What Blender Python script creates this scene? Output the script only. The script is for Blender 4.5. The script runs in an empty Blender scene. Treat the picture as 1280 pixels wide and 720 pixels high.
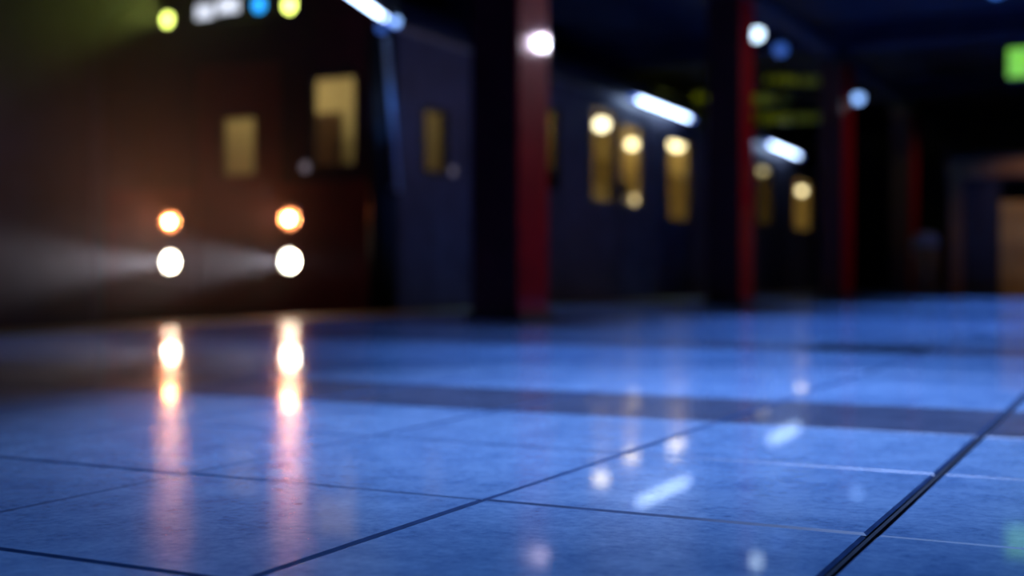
import bpy, bmesh, math, random
from mathutils import Vector, Matrix
random.seed(7)
S = bpy.context.scene
C = S.collection
PI = math.pi
YAW = 0.46769

# ------------------------------------------------------------------ materials
def nodes(name):
    m = bpy.data.materials.new(name); m.use_nodes = True
    nt = m.node_tree
    b = nt.nodes['Principled BSDF']
    return m, nt, b
def noise_mix(nt, c1, c2, scale, stops=(.35, .7), detail=4):
    tc = nt.nodes.new('ShaderNodeTexCoord'); n = nt.nodes.new('ShaderNodeTexNoise')
    n.inputs['Scale'].default_value = scale; n.inputs['Detail'].default_value = detail
    nt.links.new(tc.outputs['Object'], n.inputs['Vector'])
    r = nt.nodes.new('ShaderNodeValToRGB')
    r.color_ramp.elements[0].position = stops[0]; r.color_ramp.elements[1].position = stops[1]
    r.color_ramp.elements[0].color = (*c1, 1); r.color_ramp.elements[1].color = (*c2, 1)
    nt.links.new(n.outputs['Fac'], r.inputs['Fac'])
    return r.outputs['Color'], n.outputs['Fac'], tc
def mat(name, col, rough=.5, metal=0, var=.25, scale=6, coat=0, bump=0):
    m, nt, b = nodes(name)
    c1 = tuple(max(0, c*(1-var)) for c in col); c2 = tuple(min(1, c*(1+var)) for c in col)
    out, fac, tc = noise_mix(nt, c1, c2, scale)
    nt.links.new(out, b.inputs['Base Color'])
    b.inputs['Roughness'].default_value = rough; b.inputs['Metallic'].default_value = metal
    b.inputs['Coat Weight'].default_value = coat; b.inputs['Coat Roughness'].default_value = .065
    if name == 'red_column_paint': b.inputs['Specular IOR Level'].default_value = .03
    if bump:
        bp = nt.nodes.new('ShaderNodeBump'); bp.inputs['Strength'].default_value = bump; bp.inputs['Distance'].default_value = .01
        nt.links.new(fac, bp.inputs['Height']); nt.links.new(bp.outputs['Normal'], b.inputs['Normal'])
    return m
def emit(name, col, strength):
    m, nt, b = nodes(name)
    b.inputs['Base Color'].default_value = (.3, .3, .3, 1)
    b.inputs['Emission Color'].default_value = (*col, 1); b.inputs['Emission Strength'].default_value = strength
    return m
def glass(name, tint, gloss=.08):
    m, nt, b = nodes(name)
    nt.nodes.remove(b)
    t = nt.nodes.new('ShaderNodeBsdfTransparent'); t.inputs[0].default_value = (*tint, 1)
    g = nt.nodes.new('ShaderNodeBsdfGlossy'); g.inputs['Roughness'].default_value = .05
    mx = nt.nodes.new('ShaderNodeMixShader'); mx.inputs[0].default_value = gloss
    nt.links.new(t.outputs[0], mx.inputs[1]); nt.links.new(g.outputs[0], mx.inputs[2])
    nt.links.new(mx.outputs[0], nt.nodes['Material Output'].inputs['Surface'])
    return m

def tile_mat(name, c1, c2):
    m, nt, b = nodes(name)
    tc = nt.nodes.new('ShaderNodeTexCoord')
    def noise(scale, detail, rough=.6):
        n = nt.nodes.new('ShaderNodeTexNoise'); n.inputs['Scale'].default_value = scale
        n.inputs['Detail'].default_value = detail; n.inputs['Roughness'].default_value = rough
        nt.links.new(tc.outputs['Object'], n.inputs['Vector']); return n.outputs['Fac']
    big, fine = noise(2.3, 5), noise(70, 6, .7)
    mid = noise(14, 5, .65)
    mx = nt.nodes.new('ShaderNodeMix'); mx.data_type = 'FLOAT'; mx.inputs[0].default_value = .5
    nt.links.new(big, mx.inputs[2]); nt.links.new(mid, mx.inputs[3])
    mx2 = nt.nodes.new('ShaderNodeMix'); mx2.data_type = 'FLOAT'; mx2.inputs[0].default_value = .35
    nt.links.new(mx.outputs[0], mx2.inputs[2]); nt.links.new(fine, mx2.inputs[3])
    r = nt.nodes.new('ShaderNodeValToRGB')
    r.color_ramp.elements[0].position = .40; r.color_ramp.elements[1].position = .60
    r.color_ramp.elements[0].color = (*c1, 1); r.color_ramp.elements[1].color = (*c2, 1)
    nt.links.new(mx2.outputs[0], r.inputs['Fac'])
    # per-tile tone
    nt.links.new(r.outputs['Color'], b.inputs['Base Color'])
    rr = nt.nodes.new('ShaderNodeMapRange'); rr.inputs[1].default_value = .3; rr.inputs[2].default_value = .7
    rr.inputs[3].default_value = .14; rr.inputs[4].default_value = .22
    nt.links.new(mx2.outputs[0], rr.inputs[0]); nt.links.new(rr.outputs[0], b.inputs['Roughness'])
    bp = nt.nodes.new('ShaderNodeBump'); bp.inputs['Strength'].default_value = .3; bp.inputs['Distance'].default_value = .0012
    nt.links.new(fine, bp.inputs['Height'])
    nt.links.new(bp.outputs['Normal'], b.inputs['Normal'])
    b.inputs['Coat Weight'].default_value = .65; b.inputs['Coat Roughness'].default_value = .035
    b.inputs['IOR'].default_value = 1.45
    return m

M = dict(
    tile=tile_mat('floor_tile_light', (.16, .30, .56), (.38, .58, .86)),
    tile_dark=tile_mat('floor_tile_dark', (.08, .10, .17), (.15, .18, .28)),
    tile_edge=mat('tile_edge', (.03, .062, .15), .4, scale=30),
    grout=mat('grout', (.008, .009, .016), .9, scale=60),
    joint=mat('joint_strip', (.02, .025, .04), .6, scale=60),
    tactile=mat('yellow_edge', (.22, .16, .03), .6, scale=20),
    concrete=mat('dark_concrete', (.10, .10, .12), .9, scale=3, bump=.3),
    ceiling=mat('sooty_ceiling', (.02, .024, .06), .95, scale=2),  # very dark navy base colour
    wall=mat('tunnel_wall', (.05, .05, .075), .8, scale=4, bump=.3),
    ballast=mat('ballast', (.04, .038, .035), 1, scale=25, var=.6, bump=1),
    steel=mat('worn_steel', (.3, .3, .32), .35, 1, scale=8),
    rust=mat('rust_steel', (.09, .05, .035), .7, .6, scale=10),
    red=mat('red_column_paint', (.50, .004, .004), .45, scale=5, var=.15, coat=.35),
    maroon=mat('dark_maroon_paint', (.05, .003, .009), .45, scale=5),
    trainred=mat('train_red_paint', (.26, .008, .008), .35, scale=3, var=.2, coat=.6),
    trainside=mat('train_side_metal', (.08, .08, .125), .5, .3, scale=4),
    roof=mat('train_roof', (.05, .055, .08), .45, .3, scale=4),
    dark=mat('black_rubber', (.012, .012, .015), .6, scale=10),
    railgrey=mat('pale_rail', (.7, .75, .85), .3, .2, var=.05),
    chrome=mat('polished_rail', (.75, .78, .85), .16, 1, var=.05),
    cream=mat('cream_interior', (.62, .52, .30), .6, scale=3, var=.1),
    seat=mat('brown_seat', (.10, .05, .02), .6),
    ivory=mat('interior_partition', (.22, .16, .08), .6),
    black=mat('black_metal', (.02, .02, .025), .45, .5),
    brown=mat('brown_timber', (.20, .095, .03), .5, scale=5),
    ochre=mat('ochre_panel', (.50, .30, .07), .6, scale=4),
    navy=mat('navy_panel', (.012, .014, .03), .5),
    grey=mat('grey_metal', (.30, .30, .30), .5, .3),
    duct=mat('yellow_green_duct', (.50, .55, .07), .5, scale=3),
    glass=glass('clear_pane', (.92, .92, .86)),
    half=glass('half_tinted_pane', (.55, .55, .52)),  # this and the next darken the glass to stand in for dimmer windows
    tinted=glass('tinted_pane', (.42, .42, .38)),
    smoked=glass('smoked_pane', (.05, .05, .06), .12),  # near-black glass stands in for a cab window without light behind it
    white=emit('headlamp_white', (1, .90, .66), 40),
    orange=emit('headlamp_orange', (1, .30, .10), 9),
    core=emit('headlamp_core', (1, .24, .06), 480),
    tube=emit('tube_glow', (.50, .68, 1), 11),
    tubeend=emit('tube_end_glow', (.10, .22, 1), 2.2),
    bulb=emit('bulb_glow', (.60, .8, 1), 4),
    bulb2=emit('bulb_glow_dim', (.26, .48, 1), 2.6),
    bulb4=emit('bulb_glow_faint', (.06, .25, 1), .9),
    bulb3=emit('bulb_glow_blue', (.06, .22, 1), .5),
    marker=emit('marker_green', (.72, .85, .16), 7),
    signw=emit('sign_white', (.75, .8, .95), 1.5),
    signb=emit('sign_blue', (.02, .38, 1), 2.4),
    exitg=emit('exit_green', (.21, .66, .03), 1.0),
    warm=emit('interior_lamp', (1, .84, .50), 6),
    warm2=emit('interior_lamp_bright', (1, .88, .6), 18),
    pinkish=emit('indicator_pink', (.5, .42, .5), .32),
    amberdim=emit('indicator_amber', (1, .80, .4), 2),
)

# ------------------------------------------------------------------ mesh builder
class MB:
    def __init__(s): s.v = []; s.f = []; s.mi = []; s.cur = 0
    def add(s, vs, fs):
        n = len(s.v); s.v += [tuple(v) for v in vs]
        s.f += [tuple(i+n for i in f) for f in fs]; s.mi += [s.cur]*len(fs)
        return s
    def box(s, x0, x1, y0, y1, z0, z1, b=0):
        if b <= 0:
            v = [(x, y, z) for z in (z0, z1) for y in (y0, y1) for x in (x0, x1)]
            return s.add(v, [(0,2,3,1),(4,5,7,6),(0,1,5,4),(2,6,7,3),(0,4,6,2),(1,3,7,5)])
        bm = bmesh.new(); bmesh.ops.create_cube(bm, size=1)
        for q in bm.verts: q.co = ((x0+x1)/2+q.co.x*(x1-x0), (y0+y1)/2+q.co.y*(y1-y0), (z0+z1)/2+q.co.z*(z1-z0))
        bmesh.ops.bevel(bm, geom=bm.edges[:], offset=b, segments=2, affect='EDGES', profile=.5)
        return s.bm(bm)
    def bm(s, bm):
        bm.verts.index_update()
        s.add([q.co[:] for q in bm.verts], [[q.index for q in f.verts] for f in bm.faces]); bm.free(); return s
    def cyl(s, p, q, r, r2=None, n=20, cap=True):
        p, q = Vector(p), Vector(q); d = (q-p).normalized()
        a = d.orthogonal().normalized(); b = d.cross(a); r2 = r if r2 is None else r2
        vs = []
        for c, rr in ((p, r), (q, r2)):
            for k in range(n):
                t = 2*PI*k/n; vs.append(c+(a*math.cos(t)+b*math.sin(t))*rr)
        fs = [(k, (k+1) % n, n+(k+1) % n, n+k) for k in range(n)]
        if cap: fs += [tuple(range(n))[::-1], tuple(range(n, 2*n))]
        return s.add(vs, fs)
    def lathe(s, c, axis, prof, n=24):
        # prof: list of (radius, distance along axis)
        c = Vector(c); d = Vector(axis).normalized(); a = d.orthogonal().normalized(); b = d.cross(a)
        vs = []; fs = []
        for r, t in prof:
            for k in range(n):
                w = 2*PI*k/n; vs.append(c+d*t+(a*math.cos(w)+b*math.sin(w))*max(r, 1e-4))
        for i in range(len(prof)-1):
            for k in range(n):
                fs.append((i*n+k, i*n+(k+1) % n, (i+1)*n+(k+1) % n, (i+1)*n+k))
        return s.add(vs, fs)
    def ring(s, plane, a0, a1, z0, z1, w, d, at):
        # rectangular frame in plane 'x' (coords y,z at x=at) or 'y'; depth d each side
        def B(u0, u1, w0, w1):
            if plane == 'x': s.box(at-d, at+d, u0, u1, w0, w1)
            else: s.box(u0, u1, at-d, at+d, w0, w1)
        B(a0-w, a1+w, z1, z1+w); B(a0-w, a1+w, z0-w, z0); B(a0-w, a0, z0, z1); B(a1, a1+w, z0, z1)
        return s
    def panel(s, plane, at, a0, a1, z0, z1, holes):
        us = sorted({a0, a1, *[min(max(h[i], a0), a1) for h in holes for i in (0, 1)]})
        ws = sorted({z0, z1, *[min(max(h[i], z0), z1) for h in holes for i in (2, 3)]})
        idx = {}
        vs = []
        for i, u in enumerate(us):
            for j, w in enumerate(ws):
                idx[i, j] = len(vs); vs.append((at, u, w) if plane == 'x' else (u, at, w))
        fs = []
        for i in range(len(us)-1):
            for j in range(len(ws)-1):
                cu, cw = (us[i]+us[i+1])/2, (ws[j]+ws[j+1])/2
                if any(h[0] < cu < h[1] and h[2] < cw < h[3] for h in holes): continue
                fs.append((idx[i,j], idx[i+1,j], idx[i+1,j+1], idx[i,j+1]))
        return s.add(vs, fs)
    def build(s, name, m, parent=None, smooth=False, solid=0):
        o0 = Vector((0, 0, 0)); p = parent
        while p is not None: o0 += p.location; p = p.parent
        me = bpy.data.meshes.new(name)
        me.from_pydata([tuple(Vector(v)-o0) for v in s.v], [], s.f)
        ms = m if isinstance(m, (list, tuple)) else [m]
        for q in ms: me.materials.append(q)
        for pl, k in zip(me.polygons, s.mi): pl.material_index = k; pl.use_smooth = smooth
        me.update()
        bm = bmesh.new(); bm.from_mesh(me); bmesh.ops.recalc_face_normals(bm, faces=bm.faces[:]); bm.to_mesh(me); bm.free()
        o = bpy.data.objects.new(name, me); C.objects.link(o)
        if parent is not None: o.parent = parent
        if solid:
            md = o.modifiers.new('thickness', 'SOLIDIFY'); md.thickness = solid; md.offset = 0
        return o
def tag(o, label, cat, group=None, kind=None):
    o['label'] = label; o['category'] = cat
    if group: o['group'] = group
    if kind: o['kind'] = kind
    return o
def thing(name, label, cat, loc, group=None):
    o = bpy.data.objects.new(name, None); C.objects.link(o); o.location = loc; o.empty_display_size = .1
    bpy.context.view_layer.update()
    return tag(o, label, cat, group, 'thing')
def struct(name, mb, m, **k):
    o = mb.build(name, m, **k); o['kind'] = 'structure'; return o
def copy_tree(o, parent=None):
    c = o.copy(); C.objects.link(c); c.parent = parent
    for ch in list(o.children): copy_tree(ch, c)
    return c

# ------------------------------------------------------------------ setting
EDGE = -5.78
GX, GY, T = -1.3097, 1.5051, .5075
JOINT = GX+2*T
GRATE = (0, 7)
mb = MB()
def tile(x0, x1, y0, y1, dark, near):
    b, bd = .0042, .003; z = random.uniform(-.0006, .0006) if near else 0
    tx, ty = (random.uniform(-.0022, .0022), random.uniform(-.0022, .0022))
    cx, cy = (x0+x1)/2, (y0+y1)/2
    def P(x, y, dz): return (x, y, z+dz+(x-cx)*tx+(y-cy)*ty)
    vs = [P(x0,y0,-.02),P(x1,y0,-.02),P(x1,y1,-.02),P(x0,y1,-.02),
          P(x0,y0,-bd),P(x1,y0,-bd),P(x1,y1,-bd),P(x0,y1,-bd),
          P(x0+b,y0+b,0),P(x1-b,y0+b,0),P(x1-b,y1-b,0),P(x0+b,y1-b,0)]
    mb.cur = 1 if dark else 0
    n0 = len(mb.f)
    fs = [(8,9,10,11)]
    for k in range(4):
        a, c = k, (k+1) % 4
        fs += [(4+a, 4+c, 8+c, 8+a), (a, c, 4+c, 4+a)]
    mb.add(vs, fs)
    for k in (2, 4, 6, 8): mb.mi[n0+k] = 2
    for k in (1, 3, 5, 7): mb.mi[n0+k] = 4
Y0, Y1 = -3.0, 30.0
XL, XR = EDGE+.62, 5.0
i0 = math.floor((XL-GX)/T); i1 = math.ceil((XR-GX)/T)
j0 = math.floor((Y0-GY)/T); j1 = math.ceil((Y1-GY)/T)
for i in range(i0, i1):
    for j in range(j0, j1):
        if (i, j) == GRATE: continue
        x0, x1, y0, y1 = GX+i*T, GX+(i+1)*T, GY+j*T, GY+(j+1)*T
        g = .0022
        xa = x0+(.0058 if i == 2 else g); xb = x1-(.0058 if i == 1 else g)
        xa = max(xa, XL); xb = min(xb, XR)
        if xb-xa < .01: continue
        tile(xa, xb, max(y0+g, Y0), min(y1-g, Y1), j % 5 == 2, y0 < 6)
mb.cur = 2
for (xa, xb, ya, yb) in ((XL, GX, Y0, Y1), (GX+T, XR, Y0, Y1), (GX, GX+T, Y0, GY+7*T), (GX, GX+T, GY+8*T, Y1)):
    mb.box(xa, xb, ya, yb, -.3, -.009)
mb.cur = 3
mb.box(JOINT-.0025, JOINT+.0025, Y0, Y1, -.02, -.0015)
struct('floor', mb, [M['tile'], M['tile_dark'], M['grout'], M['joint'], M['tile_edge']])
mb = MB()
mb.box(EDGE, XL-.003, Y0, Y1, -.3, 0)
struct('trim_1', mb, M['tactile'])                                  # tactile strip along the platform edge
mb = MB(); mb.box(EDGE-.02, EDGE+.1, Y0, Y1, -1.1, -.3); struct('wall_platform_edge', mb, M['concrete'])
mb = MB(); mb.box(-10.6, EDGE+.1, Y0, Y1+4, -1.3, -1.1); struct('floor_trackbed', mb, M['ballast'])
mb = MB(); mb.box(-10.6, 5.3, Y0, Y1+4, 3.7, 3.9); struct('ceiling', mb, M['ceiling'])
for k, y in enumerate((2.6, 7.75, 12.75, 17.55, 22.8)):
    mb = MB()
    mb.box(-10.3, 5, y-.14, y+.14, 3.42, 3.7); mb.box(-10.3, 5, y-.22, y+.22, 3.36, 3.42)
    struct('trim_%d' % (k+2), mb, M['ceiling'])
mb = MB(); mb.box(-4.02, -3.82, Y0, Y1, 3.22, 3.36); struct('trim_7', mb, M['ceiling'])
mb = MB(); mb.box(-10.6, -10.3, Y0, Y1+4, -1.3, 3.9)
for k in range(9): mb.box(-10.3, -10.12, -2+k*4.1, -1.6+k*4.1, -1.1, 3.7)
struct('wall_left', mb, M['wall'])
mb = MB(); mb.box(5.0, 5.3, Y0, Y1, -.3, 3.9); struct('wall_right', mb, M['wall'])
mb = MB(); mb.box(-10.3, 5.3, Y1+.0, Y1+.3, -1.3, 3.9); struct('wall_back', mb, M['wall'])
mb = MB(); mb.box(-10.6, 5.3, Y0-.3, Y0, -1.3, 3.9); struct('wall_front', mb, M['wall'])

# rails
def make_rail(x):
    mb = MB(); prof = [(-.07,-1.1),(.07,-1.1),(.07,-1.085),(.012,-1.06),(.012,-.985),(.035,-.975),(.035,-.94),(-.035,-.94),(-.035,-.975),(-.012,-.985),(-.012,-1.06),(-.07,-1.085)]
    n = len(prof); vs = [(x+a, y, b) for y in (Y0+.1, Y1-.2) for a, b in prof]
    mb.add(vs, [(k, (k+1) % n, n+(k+1) % n, n+k) for k in range(n)]+[tuple(range(n)), tuple(range(n, 2*n))])
    return mb
for x, w in ((-6.82, 'nearer the platform edge'), (-8.32, 'farther from the platform edge')):
    tag(make_rail(x).build('running_rail', M['rust']), 'steel running rail in the track pit, '+w, 'rail', 'rails under the train', 'thing')

# ------------------------------------------------------------------ columns
def rect_prism(mb, x0, x1, y0, y1, z0, z1, b=.012): mb.box(x0, x1, y0, y1, z0, z1, b)
col_labels = ['nearest red steel column, black on its front face, lamp glint high on its red side',
              'second red steel column along the platform, in front of the train door windows',
              'third red steel column, beyond the second one and below a pale blue ceiling lamp',
              'farthest red steel column in the row, beside the dark kiosk area']
for (x0, x1, y0, y1), lab in zip(((-4.10,-3.75,7.52,7.99),(-4.11,-3.75,12.53,12.97),(-4.07,-3.75,17.22,17.85),(-4.08,-3.75,22.45,23.15)), col_labels):
    t = thing('platform_column', lab, 'column', ((x0+x1)/2, (y0+y1)/2, 0), 'red columns along the platform')
    MB().box(x0-.035, x1+.035, y0-.035, y1+.035, 0, .05, .01).build('base_plate', M['black'], t)
    mb = MB(); mb.box(x0-.05, x1+.05, y0-.05, y1+.05, 3.12, 3.215, .01); mb.build('capital', M['black'], t)
    mb = MB().box(x0, x1, y0, y1, .0, 3.22, .012)
    for z in [0.15+.22*k for k in range(14)]:
        for yy in (y0+.05, y1-.05): mb.lathe((x1, yy, z), (1,0,0), [(.014,0),(.011,.006),(.0,.009)], 8)
    mb.build('shaft', M['red'], t)
    MB().box(x0+.004, x1-.012, y0-.008, y0+.004, .05, 3.12, .003).build('front_plate', M['maroon'], t)  # near-black plate puts the shade of the unlit front into colour

# ------------------------------------------------------------------ train
FX0, FX1, FY, BY = -9.22, -5.92, 9.28, 26.6
SX = -5.9
CXT = (FX0+FX1)/2
train = thing('subway_train', 'red-fronted subway train with lit windows and headlamps standing at the platform', 'train', (CXT, FY, -.94))
DOORZ = (0.02, 2.36)
side_windows = [  # y0,y1,z0,z1,glass
    (9.88, 10.32, 1.22, 1.82, 'glass'), (11.25, 12.78, 1.22, 2.12, 'tinted'),
    (13.80, 14.50, 1.20, 2.26, 'half'), (14.72, 15.36, 1.20, 2.16, 'glass'),
    (16.28, 17.22, 1.05, 2.16, 'glass'), (20.60, 21.50, 1.15, 2.13, 'tinted'),
    (22.95, 24.25, 1.13, 2.08, 'glass')]
doors = [(13.66, 14.60, 2), (14.62, 15.50, 3)]
# platform-side body skin; door openings and windows are really open
holes = [(a, b, c, d) for k, (a, b, c, d, g) in enumerate(side_windows) if k not in (2, 3)]
holes += [(13.66, 15.50, DOORZ[0], DOORZ[1])]
mb = MB(); mb.panel('x', SX, FY+.16, BY, -.36, 2.45, holes)
mb.build('body_side', M['trainside'], train, solid=.05)
mb = MB(); mb.panel('x', FX0-.02, FY+.16, BY, -.36, 2.45, [(y, y+1.1, 1.2, 2.1) for y in (11, 13.5, 16, 19, 22)])
mb.build('body_side', M['trainside'], train, solid=.05)
for k, (a, b, c, d, g) in enumerate(side_windows):
    if k in (2, 3): continue
    fr = MB().ring('x', a+.03, b-.03, c+.03, d-.03, .035, .03, SX).build('side_window', M['black'], train)
    MB().box(SX-.006, SX+.002, a+.03, b-.03, c+.03, d-.03).build('pane', M[g], fr)
for (a, b, k) in doors:
    w = side_windows[k]
    mb = MB(); mb.panel('x', SX-.03, a, b, DOORZ[0], DOORZ[1], [w[:4]])
    dl = mb.build('side_door', M['trainside'], train, solid=.04)
    dl['label'] = 'sliding door leaf with tall lit window'
    MB().box(SX-.034, SX-.028, w[0], w[1], w[2], w[3]).build('pane', M[w[4]], dl)
    ed = b if k == 2 else a
    MB().box(SX-.05, SX-.005, ed-.012, ed+.012, DOORZ[0], DOORZ[1]).build('rubber_edge', M['dark'], dl)
# front
fh = [(-7.96, -6.99, 0.02, 2.22), (-9.0, -8.48, 1.24, 2.04), (-6.66, -6.17, 1.24, 2.05)]
ca, cb = FX0+.16, SX-.16
mb = MB(); mb.panel('y', FY, ca, cb, 1.12, 2.45, fh)
fp = mb
# rounded corners
for cx, s in ((cb, 1), (ca, -1)):
    mb = MB()
    pts = [(cx+s*.16*math.sin(t*PI/12), FY+.16-.16*math.cos(t*PI/12)) for t in range(7)]
    vs = [(x, y, z) for z in (-.36, 2.45) for x, y in pts]
    mb.add(vs, [(k, k+1, 7+k+1, 7+k) for k in range(6)])
    mb.build('corner_post', M['black'], train, smooth=True, solid=.04)
mb = fp
# arched cap above the windshield line
arch = [(CXT+1.65*math.cos(PI-PI*k/24), 2.45+.62*math.sin(PI*k/24)) for k in range(25)]
mb.add([(x, FY+.02, z) for x, z in arch], [tuple(range(25))])
mb.build('windshield_surround', M['maroon'], train, solid=.04)
MB().panel('y', FY, ca, cb, -.36, 1.12, fh).build('front_panel', M['trainred'], train, solid=.04)
def fwin(a, b, c, d, g):
    fr = MB().ring('y', a+.025, b-.025, c+.025, d-.025, .04, .03, FY).build('windshield', M['dark'], train)
    MB().box(a+.02, b-.02, FY-.004, FY+.004, c+.02, d-.02).build('pane', M[g], fr)
    wp = MB().cyl(((a+b)/2, FY-.045, c-.06), ((a+b)/2+.1, FY-.04, c+.25), .008, n=8)
    wp.box((a+b)/2+.08, (a+b)/2+.10, FY-.04, FY-.034, c+.1, c+.5)
    wp.build('wiper', M['dark'], fr)
fwin(-9.0, -8.48, 1.24, 2.04, 'smoked'); fwin(-6.66, -6.17, 1.24, 2.05, 'glass')
mb = MB(); mb.panel('y', FY+.03, -7.96, -6.99, .02, 2.22, [(-7.68, -7.27, 1.2, 1.75)])
ed = mb.build('end_door', M['trainred'], train, solid=.04); ed['label'] = 'front end door with small lit window'
MB().ring('y', -7.66, -7.29, 1.22, 1.73, .03, .03, FY+.02).build('window_frame', M['dark'], ed)
MB().box(-7.68, -7.27, FY+.026, FY+.034, 1.2, 1.75).build('pane', M['glass'], ed)
MB().cyl((-7.14, FY-.02, .95), (-7.14, FY-.02, 1.15), .012, n=10).build('handle', M['chrome'], ed)
# roof shell
prof = [(CXT+1.66*math.cos(PI-PI*k/24), 2.45+.62*math.sin(PI*k/24)) for k in range(25)]
vs = []; ys = [FY+.02, FY+.3, BY]
for y in ys: vs += [(x, y, z) for x, z in prof]
mb = MB(); mb.add(vs, [(r*25+k, r*25+k+1, r*25+26+k, r*25+25+k) for r in range(2) for k in range(24)])
mb.build('roof', M['roof'], train, smooth=True, solid=.05)
MB().box(SX-.03, SX+.03, FY+.1, BY, 2.42, 2.47, .01).build('drip_rail', M['steel'], train)
MB().box(FX0, SX, BY-.03, BY+.03, -.36, 2.45).build('rear_panel', M['trainside'], train)
for y in (12.0, 17.5, 23.0): MB().box(CXT-.7, CXT+.7, y, y+2.2, 3.0, 3.2, .06).build('roof_unit', M['roof'], train)
# head lamps: upper orange, lower white
for x in (-8.256, -6.883):
    for z, mm, lab, r in ((.803, 'orange', 'orange upper head lamp', .074), (.428, 'white', 'white lower head lamp', .078)):
        h = MB().lathe((x, FY, z), (0,-1,0), [(.115,-.02),(.115,.03),(.10,.045),(r+.008,.04),(r+.004,.012)], 28).build('headlight', M['chrome'], train, smooth=True)
        h['label'] = lab
        MB().lathe((x, FY, z), (0,-1,0), [(r,.01),(r*.9,.028),(r*.6,.038),(0,.042)], 28).build('lens', M[mm], h, smooth=True)
        if mm == 'orange': MB().lathe((x, FY, z), (0,-1,0), [(.03,.036),(.026,.048),(0,.052)], 20).build('lamp_filament', M['core'], h, smooth=True)
for x in (-8.275, -6.874):
    h = MB().lathe((x, FY, 2.69), (0,-1,0), [(.095,-.02),(.095,.04),(.07,.05),(.06,.03)], 24).build('marker_light', M['black'], train, smooth=True)
    MB().lathe((x, FY, 2.69), (0,-1,0), [(.065,.025),(.055,.05),(0,.065)], 24).build('lens', M['marker'], h, smooth=True)
# destination sign: two lit word blocks and a blue route disc
sg = MB().box(-7.98, -7.06, FY-.06, FY+.06, 2.62, 2.84, .015).build('destination_sign', M['black'], train)
sg['label'] = 'lit destination sign with white word blocks and blue route disc'
mb = MB()
def letters(x0, x1, z0, z1, n):
    w = (x1-x0)/n
    for k in range(n):
        a, b = x0+k*w+.006, x0+(k+1)*w-.006
        mb.box(a, a+.014, FY-.066, FY-.06, z0, z1); mb.box(b-.014, b, FY-.066, FY-.06, z0, z1)
        zz = (z0, z1-.016, (z0+z1)/2-.008)
        for q in (zz[k % 2], zz[2]): mb.box(a, b, FY-.066, FY-.06, q, q+.016)
        mb.box(a, b, FY-.066, FY-.06, z1-.016, z1)
mb = MB(); letters(-7.91, -7.71, 2.655, 2.775, 4); mb.build('first_word', M['signw'], sg)
mb = MB(); letters(-7.66, -7.42, 2.685, 2.805, 5); mb.build('second_word', M['signw'], sg)
MB().lathe((-7.19, FY-.055, 2.72), (0,-1,0), [(.062,0),(.062,.012),(0,.012)], 24).build('route_disc', M['signb'], sg)
# anticlimber, coupler, corner glint rail, hoses
mb = MB()
for k in range(3): mb.box(FX0+.25, SX-.25, FY-.10, FY+.02, -.06-.07*k, -.02-.07*k, .008)
mb.build('bumper', M['black'], train)
mb = MB().box(CXT-.12, CXT+.12, FY-.34, FY, -.42, -.22, .02); mb.lathe((CXT, FY-.34, -.32), (0,-1,0), [(.13,0),(.15,.05),(.06,.08),(0,.08)], 20)
mb.build('coupler', M['rust'], train)
mb = MB().cyl((-5.885, 9.262, 2.34), (-5.80, 9.33, 1.02), .022, n=14)
mb.cyl((-5.885, 9.262, 2.3), (-5.95, 9.32, 2.3), .012, n=8); mb.cyl((-5.80, 9.33, 1.06), (-5.9, 9.38, 1.06), .012, n=8)
mb.build('grab_rail', M['railgrey'], train, smooth=True)  # pale rail added to show the blue reflection on the corner
MB().box(FX0+.05, SX-.02, FY+.2, BY, -.5, -.36, .02).build('underframe', M['black'], train)
for y in (11.6, 23.9):
    bg = MB().box(CXT-.95, CXT+.95, y-1.3, y+1.3, -.64, -.5, .03).build('bogie', M['rust'], train)
    for yy in (y-.95, y+.95):
        for x in (-6.82, -8.32):
            MB().lathe((x-.05, yy, -.58), (1,0,0), [(0,0),(.36,0),(.36,.10),(.30,.12),(0,.12)], 28).build('wheel', M['steel'], bg, smooth=False)
# interior
mb = MB()
mb.box(FX0+.1, SX-.1, FY+.2, BY-.1, -.05, 0.0)
mb.box(FX0+.1, SX-.12, FY+.9, BY-.1, 2.38, 2.42)
mb.panel('x', FX0+.12, FY+.9, BY-.1, 0, 2.38, [(y, y+1.1, 1.2, 2.1) for y in (11, 13.5, 16, 19, 22)])
mb.box(FX0+.1, SX-.1, BY-.14, BY-.1, 0, 2.4)
mb.build('interior_lining', M['cream'], train)
mb = MB(); mb.panel('y', 10.42, FX0+.1, SX-.06, 0, 2.4, [(-7.9, -7.42, 1.0, 1.95)]); mb.build('cab_partition', M['cream'], train, solid=.04)
MB().box(-7.30, -6.99, 10.15, 10.25, .02, 1.86, .02).build('cab_locker', M['seat'], train)
for y0, y1 in ((11.0, 13.4), (15.8, 20.0), (21.0, 25.8)):
    mb = MB().box(FX0+.14, FX0+.6, y0, y1, .1, .45, .03); mb.box(FX0+.14, FX0+.22, y0, y1, .45, 1.0, .03)
    mb.build('bench_seat', M['seat'], train)
for y in (12.9, 14.2, 16.0, 20.3):
    MB().cyl((CXT+.5, y, 0), (CXT+.5, y, 2.38), .018, n=10).build('stanchion', M['chrome'], train)
for (y, z, r) in ((14.518, 2.15, .09), (15.53, 2.0, .075), (17.27, 2.16, .11), (21.67, 2.12, .085), (24.39, 1.92, .07)):
    lp = MB().lathe((-6.1, y, z), (0,0,1), [(0,-r*.8),(r*.6,-r*.65),(r,-r*.1),(r*.9,r*.5),(.03,r*.75)], 20).build('interior_lamp', M['warm2' if z == 2.15 else 'warm'], train, smooth=True)
    MB().cyl((-6.1, y, z+r*.7), (-6.1, y, 2.40), .015, n=8).build('lamp_stem', M['black'], lp)
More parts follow.
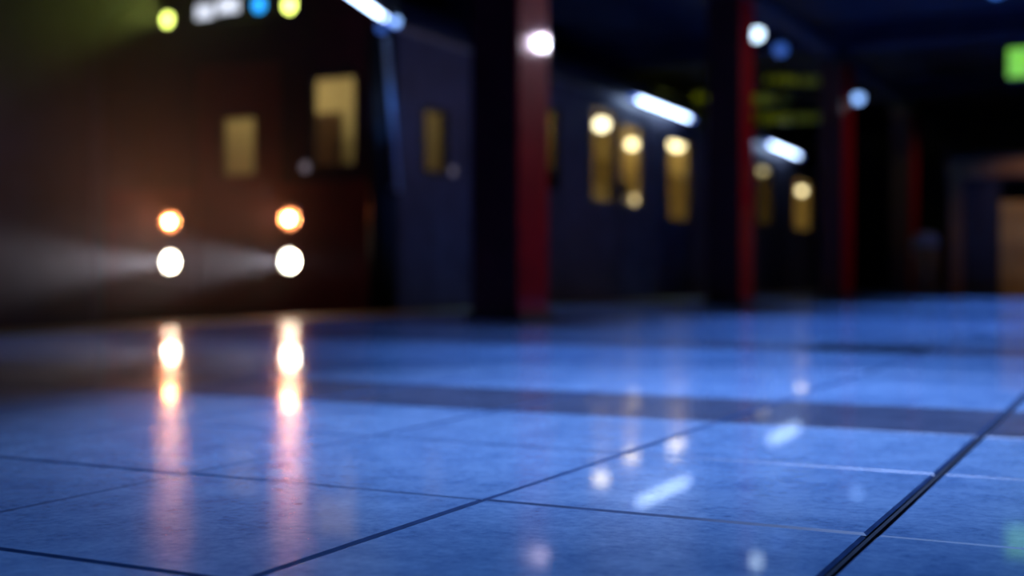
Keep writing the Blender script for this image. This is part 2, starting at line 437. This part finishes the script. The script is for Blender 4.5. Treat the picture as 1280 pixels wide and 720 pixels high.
for (x, y, z, r, mm) in ((-5.875, 15.06, 1.255, .05, 'amberdim'), (-5.875, 10.41, 1.275, .045, 'pinkish')):
    MB().lathe((x-.01, y, z), (1,0,0), [(r,0),(r*.8,.015),(0,.022)], 18).build('indicator_lamp', M[mm], train, smooth=True)
MB().lathe((-6.72, FY-.0, 1.257), (0,-1,0), [(.05,0),(.04,.03),(0,.035)], 18).build('indicator_lamp', M['pinkish'], train, smooth=True)

# ------------------------------------------------------------------ glowing tubes added for the reflections along the train roof edge
def tube_light(p, q, label, rods):
    p, q = Vector(p), Vector(q); c = (p+q)/2; d = (q-p).normalized()
    t = thing('tube_light', label, 'lamp', c, 'tube lights above the train side')
    MB().cyl(p, q, .022, n=14).build('tube', M['tube'], t, smooth=True)
    for e, s in ((p, -1), (q, 1)): MB().cyl(e, e+d*s*.22, .018, .008, n=14).build('tube_end', M['tubeend'], t, smooth=True)
    up = Vector((0, 0, .05))
    mb = MB()
    mb.cyl(p-d*.1+up, q+d*.1+up, .03, n=10); mb.build('batten', M['black'], t)
    for f in rods:
        e = p.lerp(q, f)+up
        MB().cyl(e, (e.x, e.y, 3.7), .008, n=8).build('hanging_rod', M['black'], t)
tube_light((-5.75, 8.42, 2.56), (-5.75, 9.02, 2.445), 'short bright blue-white tube light above the front corner of the train', (.2, .8))
tube_light((-5.72, 14.75, 2.47), (-5.72, 16.65, 2.44), 'long blue-white tube light between the first and second red columns', (.1, .9))
tube_light((-5.72, 20.75, 2.47), (-5.72, 22.6, 2.43), 'blue-white tube light between the second and third red columns', (.1, .9))

def pendant(x, y, z, r, mm, label, top=3.7):
    t = thing('pendant_lamp', label, 'lamp', (x, y, top), 'small round lamps hanging from the ceiling')
    MB().lathe((x, y, z), (0,0,1), [(0,-r),(r*.5,-r*.87),(r*.87,-r*.5),(r,0),(r*.87,r*.5),(r*.5,r*.87)], 20).build('globe', M[mm], t, smooth=True)
    MB().lathe((x, y, z), (0,0,1), [(r*1.15,r*.55),(r*.8,r*1.0),(.02,r*1.3)], 20).build('shade', M['black'], t, smooth=True)
    MB().cyl((x, y, z+r*1.2), (x, y, top), .01, n=8).build('stem', M['black'], t)
pendant(-4.316, 15.054, 3.2, .085, 'bulb', 'bright white-blue round lamp just right of the second red column', 3.7)
pendant(-4.39, 21.241, 3.2, .085, 'bulb2', 'pale blue round lamp above the third red column', 3.7)
pendant(-4.331, 16.205, 3.2, .085, 'bulb3', 'dim deep-blue round lamp beyond the brightest round lamp', 3.7)
pendant(-5.5, 8.81, 2.353, .036, 'bulb2', 'small blue round lamp just right of the short tube light', 3.7)
pendant(-5.5, 8.60, 2.262, .04, 'bulb3', 'faint blue lamp low beside the end of the short tube light', 3.7)
pendant(-1.38, 12.9, 3.025, .09, 'bulb4', 'ceiling lamp at the upper right over the open platform', 3.7)

# green lit sign hanging from the ceiling
t = thing('exit_sign', 'square green lit sign hanging at the right edge above the platform', 'sign', (-1.36, 15.0, 3.7))
MB().box(-1.50, -1.12, 14.95, 15.06, 2.44, 2.80, .02).build('sign_box', M['black'], t)
MB().box(-1.475, -1.145, 14.938, 14.952, 2.465, 2.775, .004).build('lit_face', M['exitg'], t)
for x in (-1.46, -1.17): MB().cyl((x, 15, 2.80), (x, 15, 3.7), .01, n=8).build('hanging_rod', M['black'], t)

# yellow-green lit ducts over the train, far end
for Y, (x0, z0, x1, z1, r, lab) in zip((20.3, 20.0, 20.6), ((-5.65, 3.46, -4.55, 3.36, .075, 'uppermost yellow-green duct under the ceiling beyond the second red column'),
                            (-6.75, 3.20, -5.2, 3.06, .08, 'middle yellow-green duct between ceiling and train roof'),
                            (-6.0, 2.88, -4.55, 2.82, .085, 'lowest yellow-green duct just above the train roof'))):
    t = thing('overhead_duct', lab, 'duct', ((x0+x1)/2, Y, (z0+z1)/2), 'yellow-green ducts over the track')
    MB().cyl((x0, Y, z0), (x1, Y, z1), r, n=18).build('pipe', M['duct'], t, smooth=True)
    for f in (.1, .5, .9): MB().cyl((x0+(x1-x0)*f-.03, Y, z0+(z1-z0)*f), (x0+(x1-x0)*f+.03, Y, z0+(z1-z0)*f), r+.015, n=18).build('clamp_ring', M['black'], t)
    for f in (.1, .9): MB().cyl((x0+(x1-x0)*f, Y+r+.01, z0+(z1-z0)*f), (x0+(x1-x0)*f, Y+r+.01, 3.7), .008, n=8).build('hanging_rod', M['black'], t)

# kiosk
t = thing('platform_kiosk', 'dark kiosk framed in brown timber with an ochre panel at the far right', 'kiosk', (-1.2, 19.6, 0))
MB().box(-2.66, -2.48, 19.05, 19.2, 0, 1.85, .01).build('post', M['brown'], t)
MB().box(.0, .16, 19.05, 19.2, 0, 1.85, .01).build('post', M['brown'], t)
MB().box(-2.70, .2, 19.03, 19.22, 1.68, 1.93, .01).build('lintel', M['brown'], t)
MB().box(-2.70, .2, 19.0, 20.6, 1.93, 2.0, .01).build('kiosk_roof', M['black'], t)
MB().box(-2.62, .12, 20.4, 20.5, 0, 1.93).build('back_panel', M['navy'], t)
for x in (-2.64, .08): MB().box(x, x+.06, 19.2, 20.4, 0, 1.93).build('side_panel', M['navy'], t)
MB().box(-1.98, -1.0, 19.1, 19.16, 0, 1.34, .01).build('ochre_panel', M['ochre'], t)
MB().box(-2.48, -1.98, 19.15, 19.19, 0, 1.7).build('door', M['navy'], t)
# bin
t = thing('litter_bin', 'small brown litter bin with grey lid beside the kiosk post', 'bin', (-2.95, 18.9, 0))
MB().lathe((-2.95, 18.9, 0), (0,0,1), [(0,0),(.15,0),(.17,.03),(.19,.72),(.17,.72),(.15,.05),(0,.05)], 24).build('body', M['brown'], t, smooth=True)
MB().lathe((-2.95, 18.9, .72), (0,0,1), [(.2,0),(.2,.05),(.15,.16),(.06,.2),(0,.2)], 24).build('lid', M['grey'], t, smooth=True)
# drain grate filling one tile
gx, gy = GX+GRATE[0]*T, GY+GRATE[1]*T
t = thing('drain_grate', 'dark square drain grate set flush in the floor tiles', 'grate', (gx+T/2, gy+T/2, -.005))
mb = MB(); g = .004
mb.box(gx+g, gx+T-g, gy+g, gy+.04, -.04, .002); mb.box(gx+g, gx+T-g, gy+T-.04, gy+T-g, -.04, .002)
mb.box(gx+g, gx+.04, gy+.04, gy+T-.04, -.04, .002); mb.box(gx+T-.04, gx+T-g, gy+.04, gy+T-.04, -.04, .002)
for k in range(12): mb.box(gx+.05+k*.035, gx+.067+k*.035, gy+.04, gy+T-.04, -.03, .0)
mb.build('grate_bars', M['black'], t)
MB().box(gx+g, gx+T-g, gy+g, gy+T-g, -.30, -.26).build('grate_pan', M['dark'], t)

# ------------------------------------------------------------------ haze in front of the train
m = bpy.data.materials.new('thin_haze'); m.use_nodes = True
nt = m.node_tree; nt.nodes.clear()
out = nt.nodes.new('ShaderNodeOutputMaterial'); vs_ = nt.nodes.new('ShaderNodeVolumeScatter')
vs_.inputs['Density'].default_value = .05; vs_.inputs['Anisotropy'].default_value = .2
tc = nt.nodes.new('ShaderNodeTexCoord'); gr = nt.nodes.new('ShaderNodeTexGradient'); gr.gradient_type = 'QUADRATIC_SPHERE'
nt.links.new(tc.outputs['Object'], gr.inputs['Vector'])
ml = nt.nodes.new('ShaderNodeMath'); ml.operation = 'MULTIPLY'; ml.inputs[1].default_value = .26
nt.links.new(gr.outputs['Fac'], ml.inputs[0]); nt.links.new(ml.outputs[0], vs_.inputs['Density'])
nt.links.new(vs_.outputs[0], out.inputs['Volume'])
m.cycles.homogeneous_volume = False
bm = bmesh.new(); bmesh.ops.create_icosphere(bm, subdivisions=4, radius=1.0)
for v in bm.verts: v.co = Vector((v.co.x*2.3-7.75, v.co.y*3.6+8.7, v.co.z*2.6+1.5))
for co, no in (((0, 9.1, 0), (0, 1, 0)), ((0, 0, 3.33), (0, 0, 1)), ((0, 0, -.2), (0, 0, -1)), ((-10.1, 0, 0), (-1, 0, 0)), ((-5.8, 0, 0), (1, 0, 0))):
    r = bmesh.ops.bisect_plane(bm, geom=bm.verts[:]+bm.edges[:]+bm.faces[:], plane_co=co, plane_no=no, clear_outer=True)
    bmesh.ops.holes_fill(bm, edges=[e for e in bm.edges if e.is_boundary], sides=0)
for v in bm.verts: v.co = Vector(((v.co.x+7.75)/2.3, (v.co.y-8.7)/3.6, (v.co.z-1.5)/2.6))
me = bpy.data.meshes.new('haze'); bm.to_mesh(me); bm.free(); me.materials.append(m)
o = bpy.data.objects.new('haze', me); C.objects.link(o)
o.location = (-7.75, 8.7, 1.5); o.scale = (2.3, 3.6, 2.6)
tag(o, 'thin haze lit by the head lamps in front of the train', 'haze', None, 'stuff')

# ------------------------------------------------------------------ lights
def spot(loc, target, power, col, angle, blend=.6, r=.1):
    l = bpy.data.lights.new('lamp', 'SPOT'); l.energy = power; l.color = col
    l.spot_size = math.radians(angle); l.spot_blend = blend; l.shadow_soft_size = r
    o = bpy.data.objects.new('lamp', l); C.objects.link(o); o.location = loc
    o.rotation_euler = (Vector(target)-Vector(loc)).to_track_quat('-Z', 'Y').to_euler(); return o
def area(loc, target, power, col, sx, sy, spread=180):
    l = bpy.data.lights.new('area', 'AREA'); l.energy = power; l.color = col
    l.shape = 'RECTANGLE'; l.size = sx; l.size_y = sy; l.spread = math.radians(spread)
    o = bpy.data.objects.new('area', l); C.objects.link(o); o.location = loc
    o.rotation_euler = (Vector(target)-Vector(loc)).to_track_quat('-Z', 'Y').to_euler(); return o
def point(loc, power, col, r=.05):
    l = bpy.data.lights.new('point', 'POINT'); l.energy = power; l.color = col; l.shadow_soft_size = r
    o = bpy.data.objects.new('point', l); C.objects.link(o); o.location = loc; return o
BLUE = (.17, .37, 1)
# unseen ceiling spots, no fixtures built, placed to light the floor
for (x, y, p, a, c) in ((-.35, 1.7, 260, 74, (.20, .43, 1)), (-.95, 2.75, 980, 56, (.38, .54, 1)), (-4.1, 4.4, 120, 56, BLUE), (-1.0, 4.6, 950, 75, (.22, .42, 1)), (-1.3, 8.2, 1450, 75, BLUE),
        (-1.2, 12.4, 1600, 72, BLUE), (-1.4, 16.2, 1400, 66, BLUE), (-4.7, 10.4, 200, 60, BLUE), (-2.3, 5.4, 380, 66, (.22, .40, 1)), (-4.8, 15.2, 220, 50, BLUE), (-5.0, 6.6, 120, 60, (.3, .35, 1))):
    spot((x, y, 3.32), (x, y, 0), p, c, a, .9, .15)
# whiter spots added to light the red column sides; first sits below a lamp
RL = (.95, .78, 1)
spot((-1.38, 12.9, 2.90), (-3.75, 8.2, 1.3), 160, RL, 50, .8, .08)
spot((-1.30, 14.6, 2.90), (-3.75, 12.8, 1.2), 45, RL, 75, .8, .08)
spot((-1.60, 18.6, 2.90), (-3.75, 17.6, 1.2), 22, RL, 75, .8, .08)
spot((-1.90, 23.9, 2.90), (-3.75, 22.9, 1.2), 18, RL, 75, .8, .08)
spot((-5.2, 8.55, 2.1), (-5.85, 9.29, 1.75), 16, (.07, .27, 1), 30, .8, .03)  # blue spot added to turn the corner rail into a blue streak
# head lamps
for x in (-8.256, -6.883):
    spot((x, FY-.07, .428), (x-.25, 0, .1), 420, (.90, .84, 1), 27, 1.0, .05)
    spot((x, FY-.07, .803), (x-.1, 0, 1.2), 10, (1, .40, .36), 85, .9, .05)
# marker lights
for x, p in ((-8.275, 60), (-6.874, 14)):
    spot((x, FY-.08, 2.69), (x-.9, 0, 4.2), p, (.62, .78, .14), 90, .9, .04)
# carriage interior
for y, p in ((12.2, 110), (15.2, 85), (18.6, 105), (22.8, 110)):
    area((-7.9, y, 2.36), (-7.9, y, 0), p, (1, .88, .62), 1.0, 2.6, 130)
area((CXT, 9.9, 2.36), (CXT, 9.9, 0), 13, (1, .84, .48), 2.4, .5)
# unseen spots added to light the ducts yellow-green and the kiosk warm
spot((-6.6, 18.3, 3.28), (-6.2, 20, 3.1), 30, (.8, .85, .12), 120, .5, .05)
spot((-1.2, 17.6, 2.6), (-1.5, 19.3, .9), 38, (1, .60, .2), 66, .8, .1)

spot((-8.9, 6.6, 1.8), (-10.2, 8.9, 1.1), 40, (.7, .72, 1), 70, .9, .1)  # added spot without a fixture, gives the left wall a bluish tone
w = bpy.data.worlds.new('night'); S.world = w; w.use_nodes = True
w.node_tree.nodes['Background'].inputs[0].default_value = (.02, .03, .08, 1)
w.node_tree.nodes['Background'].inputs[1].default_value = .05

# ------------------------------------------------------------------ camera
cd = bpy.data.cameras.new('camera'); cam = bpy.data.objects.new('camera', cd); C.objects.link(cam)
f = 1599.2
cd.sensor_width = 36; cd.lens = f/1280*36; cd.clip_start = .02
cam.location = (0, 0, .3)
pitch = math.atan((360-344.45)/f)
cam.rotation_euler = (PI/2-pitch, 0, YAW)
cd.dof.use_dof = True; cd.dof.focus_distance = 1.52; cd.dof.aperture_fstop = 2.05; cd.dof.aperture_blades = 0
S.camera = cam
S.view_settings.view_transform = 'Standard'
S.view_settings.look = 'None'
S.cycles.use_denoising = True
S.cycles.max_bounces = 8; S.cycles.volume_bounces = 0
S.cycles.transparent_max_bounces = 12
S.cycles.sample_clamp_indirect = 6
S.cycles.caustics_reflective = False; S.cycles.caustics_refractive = False
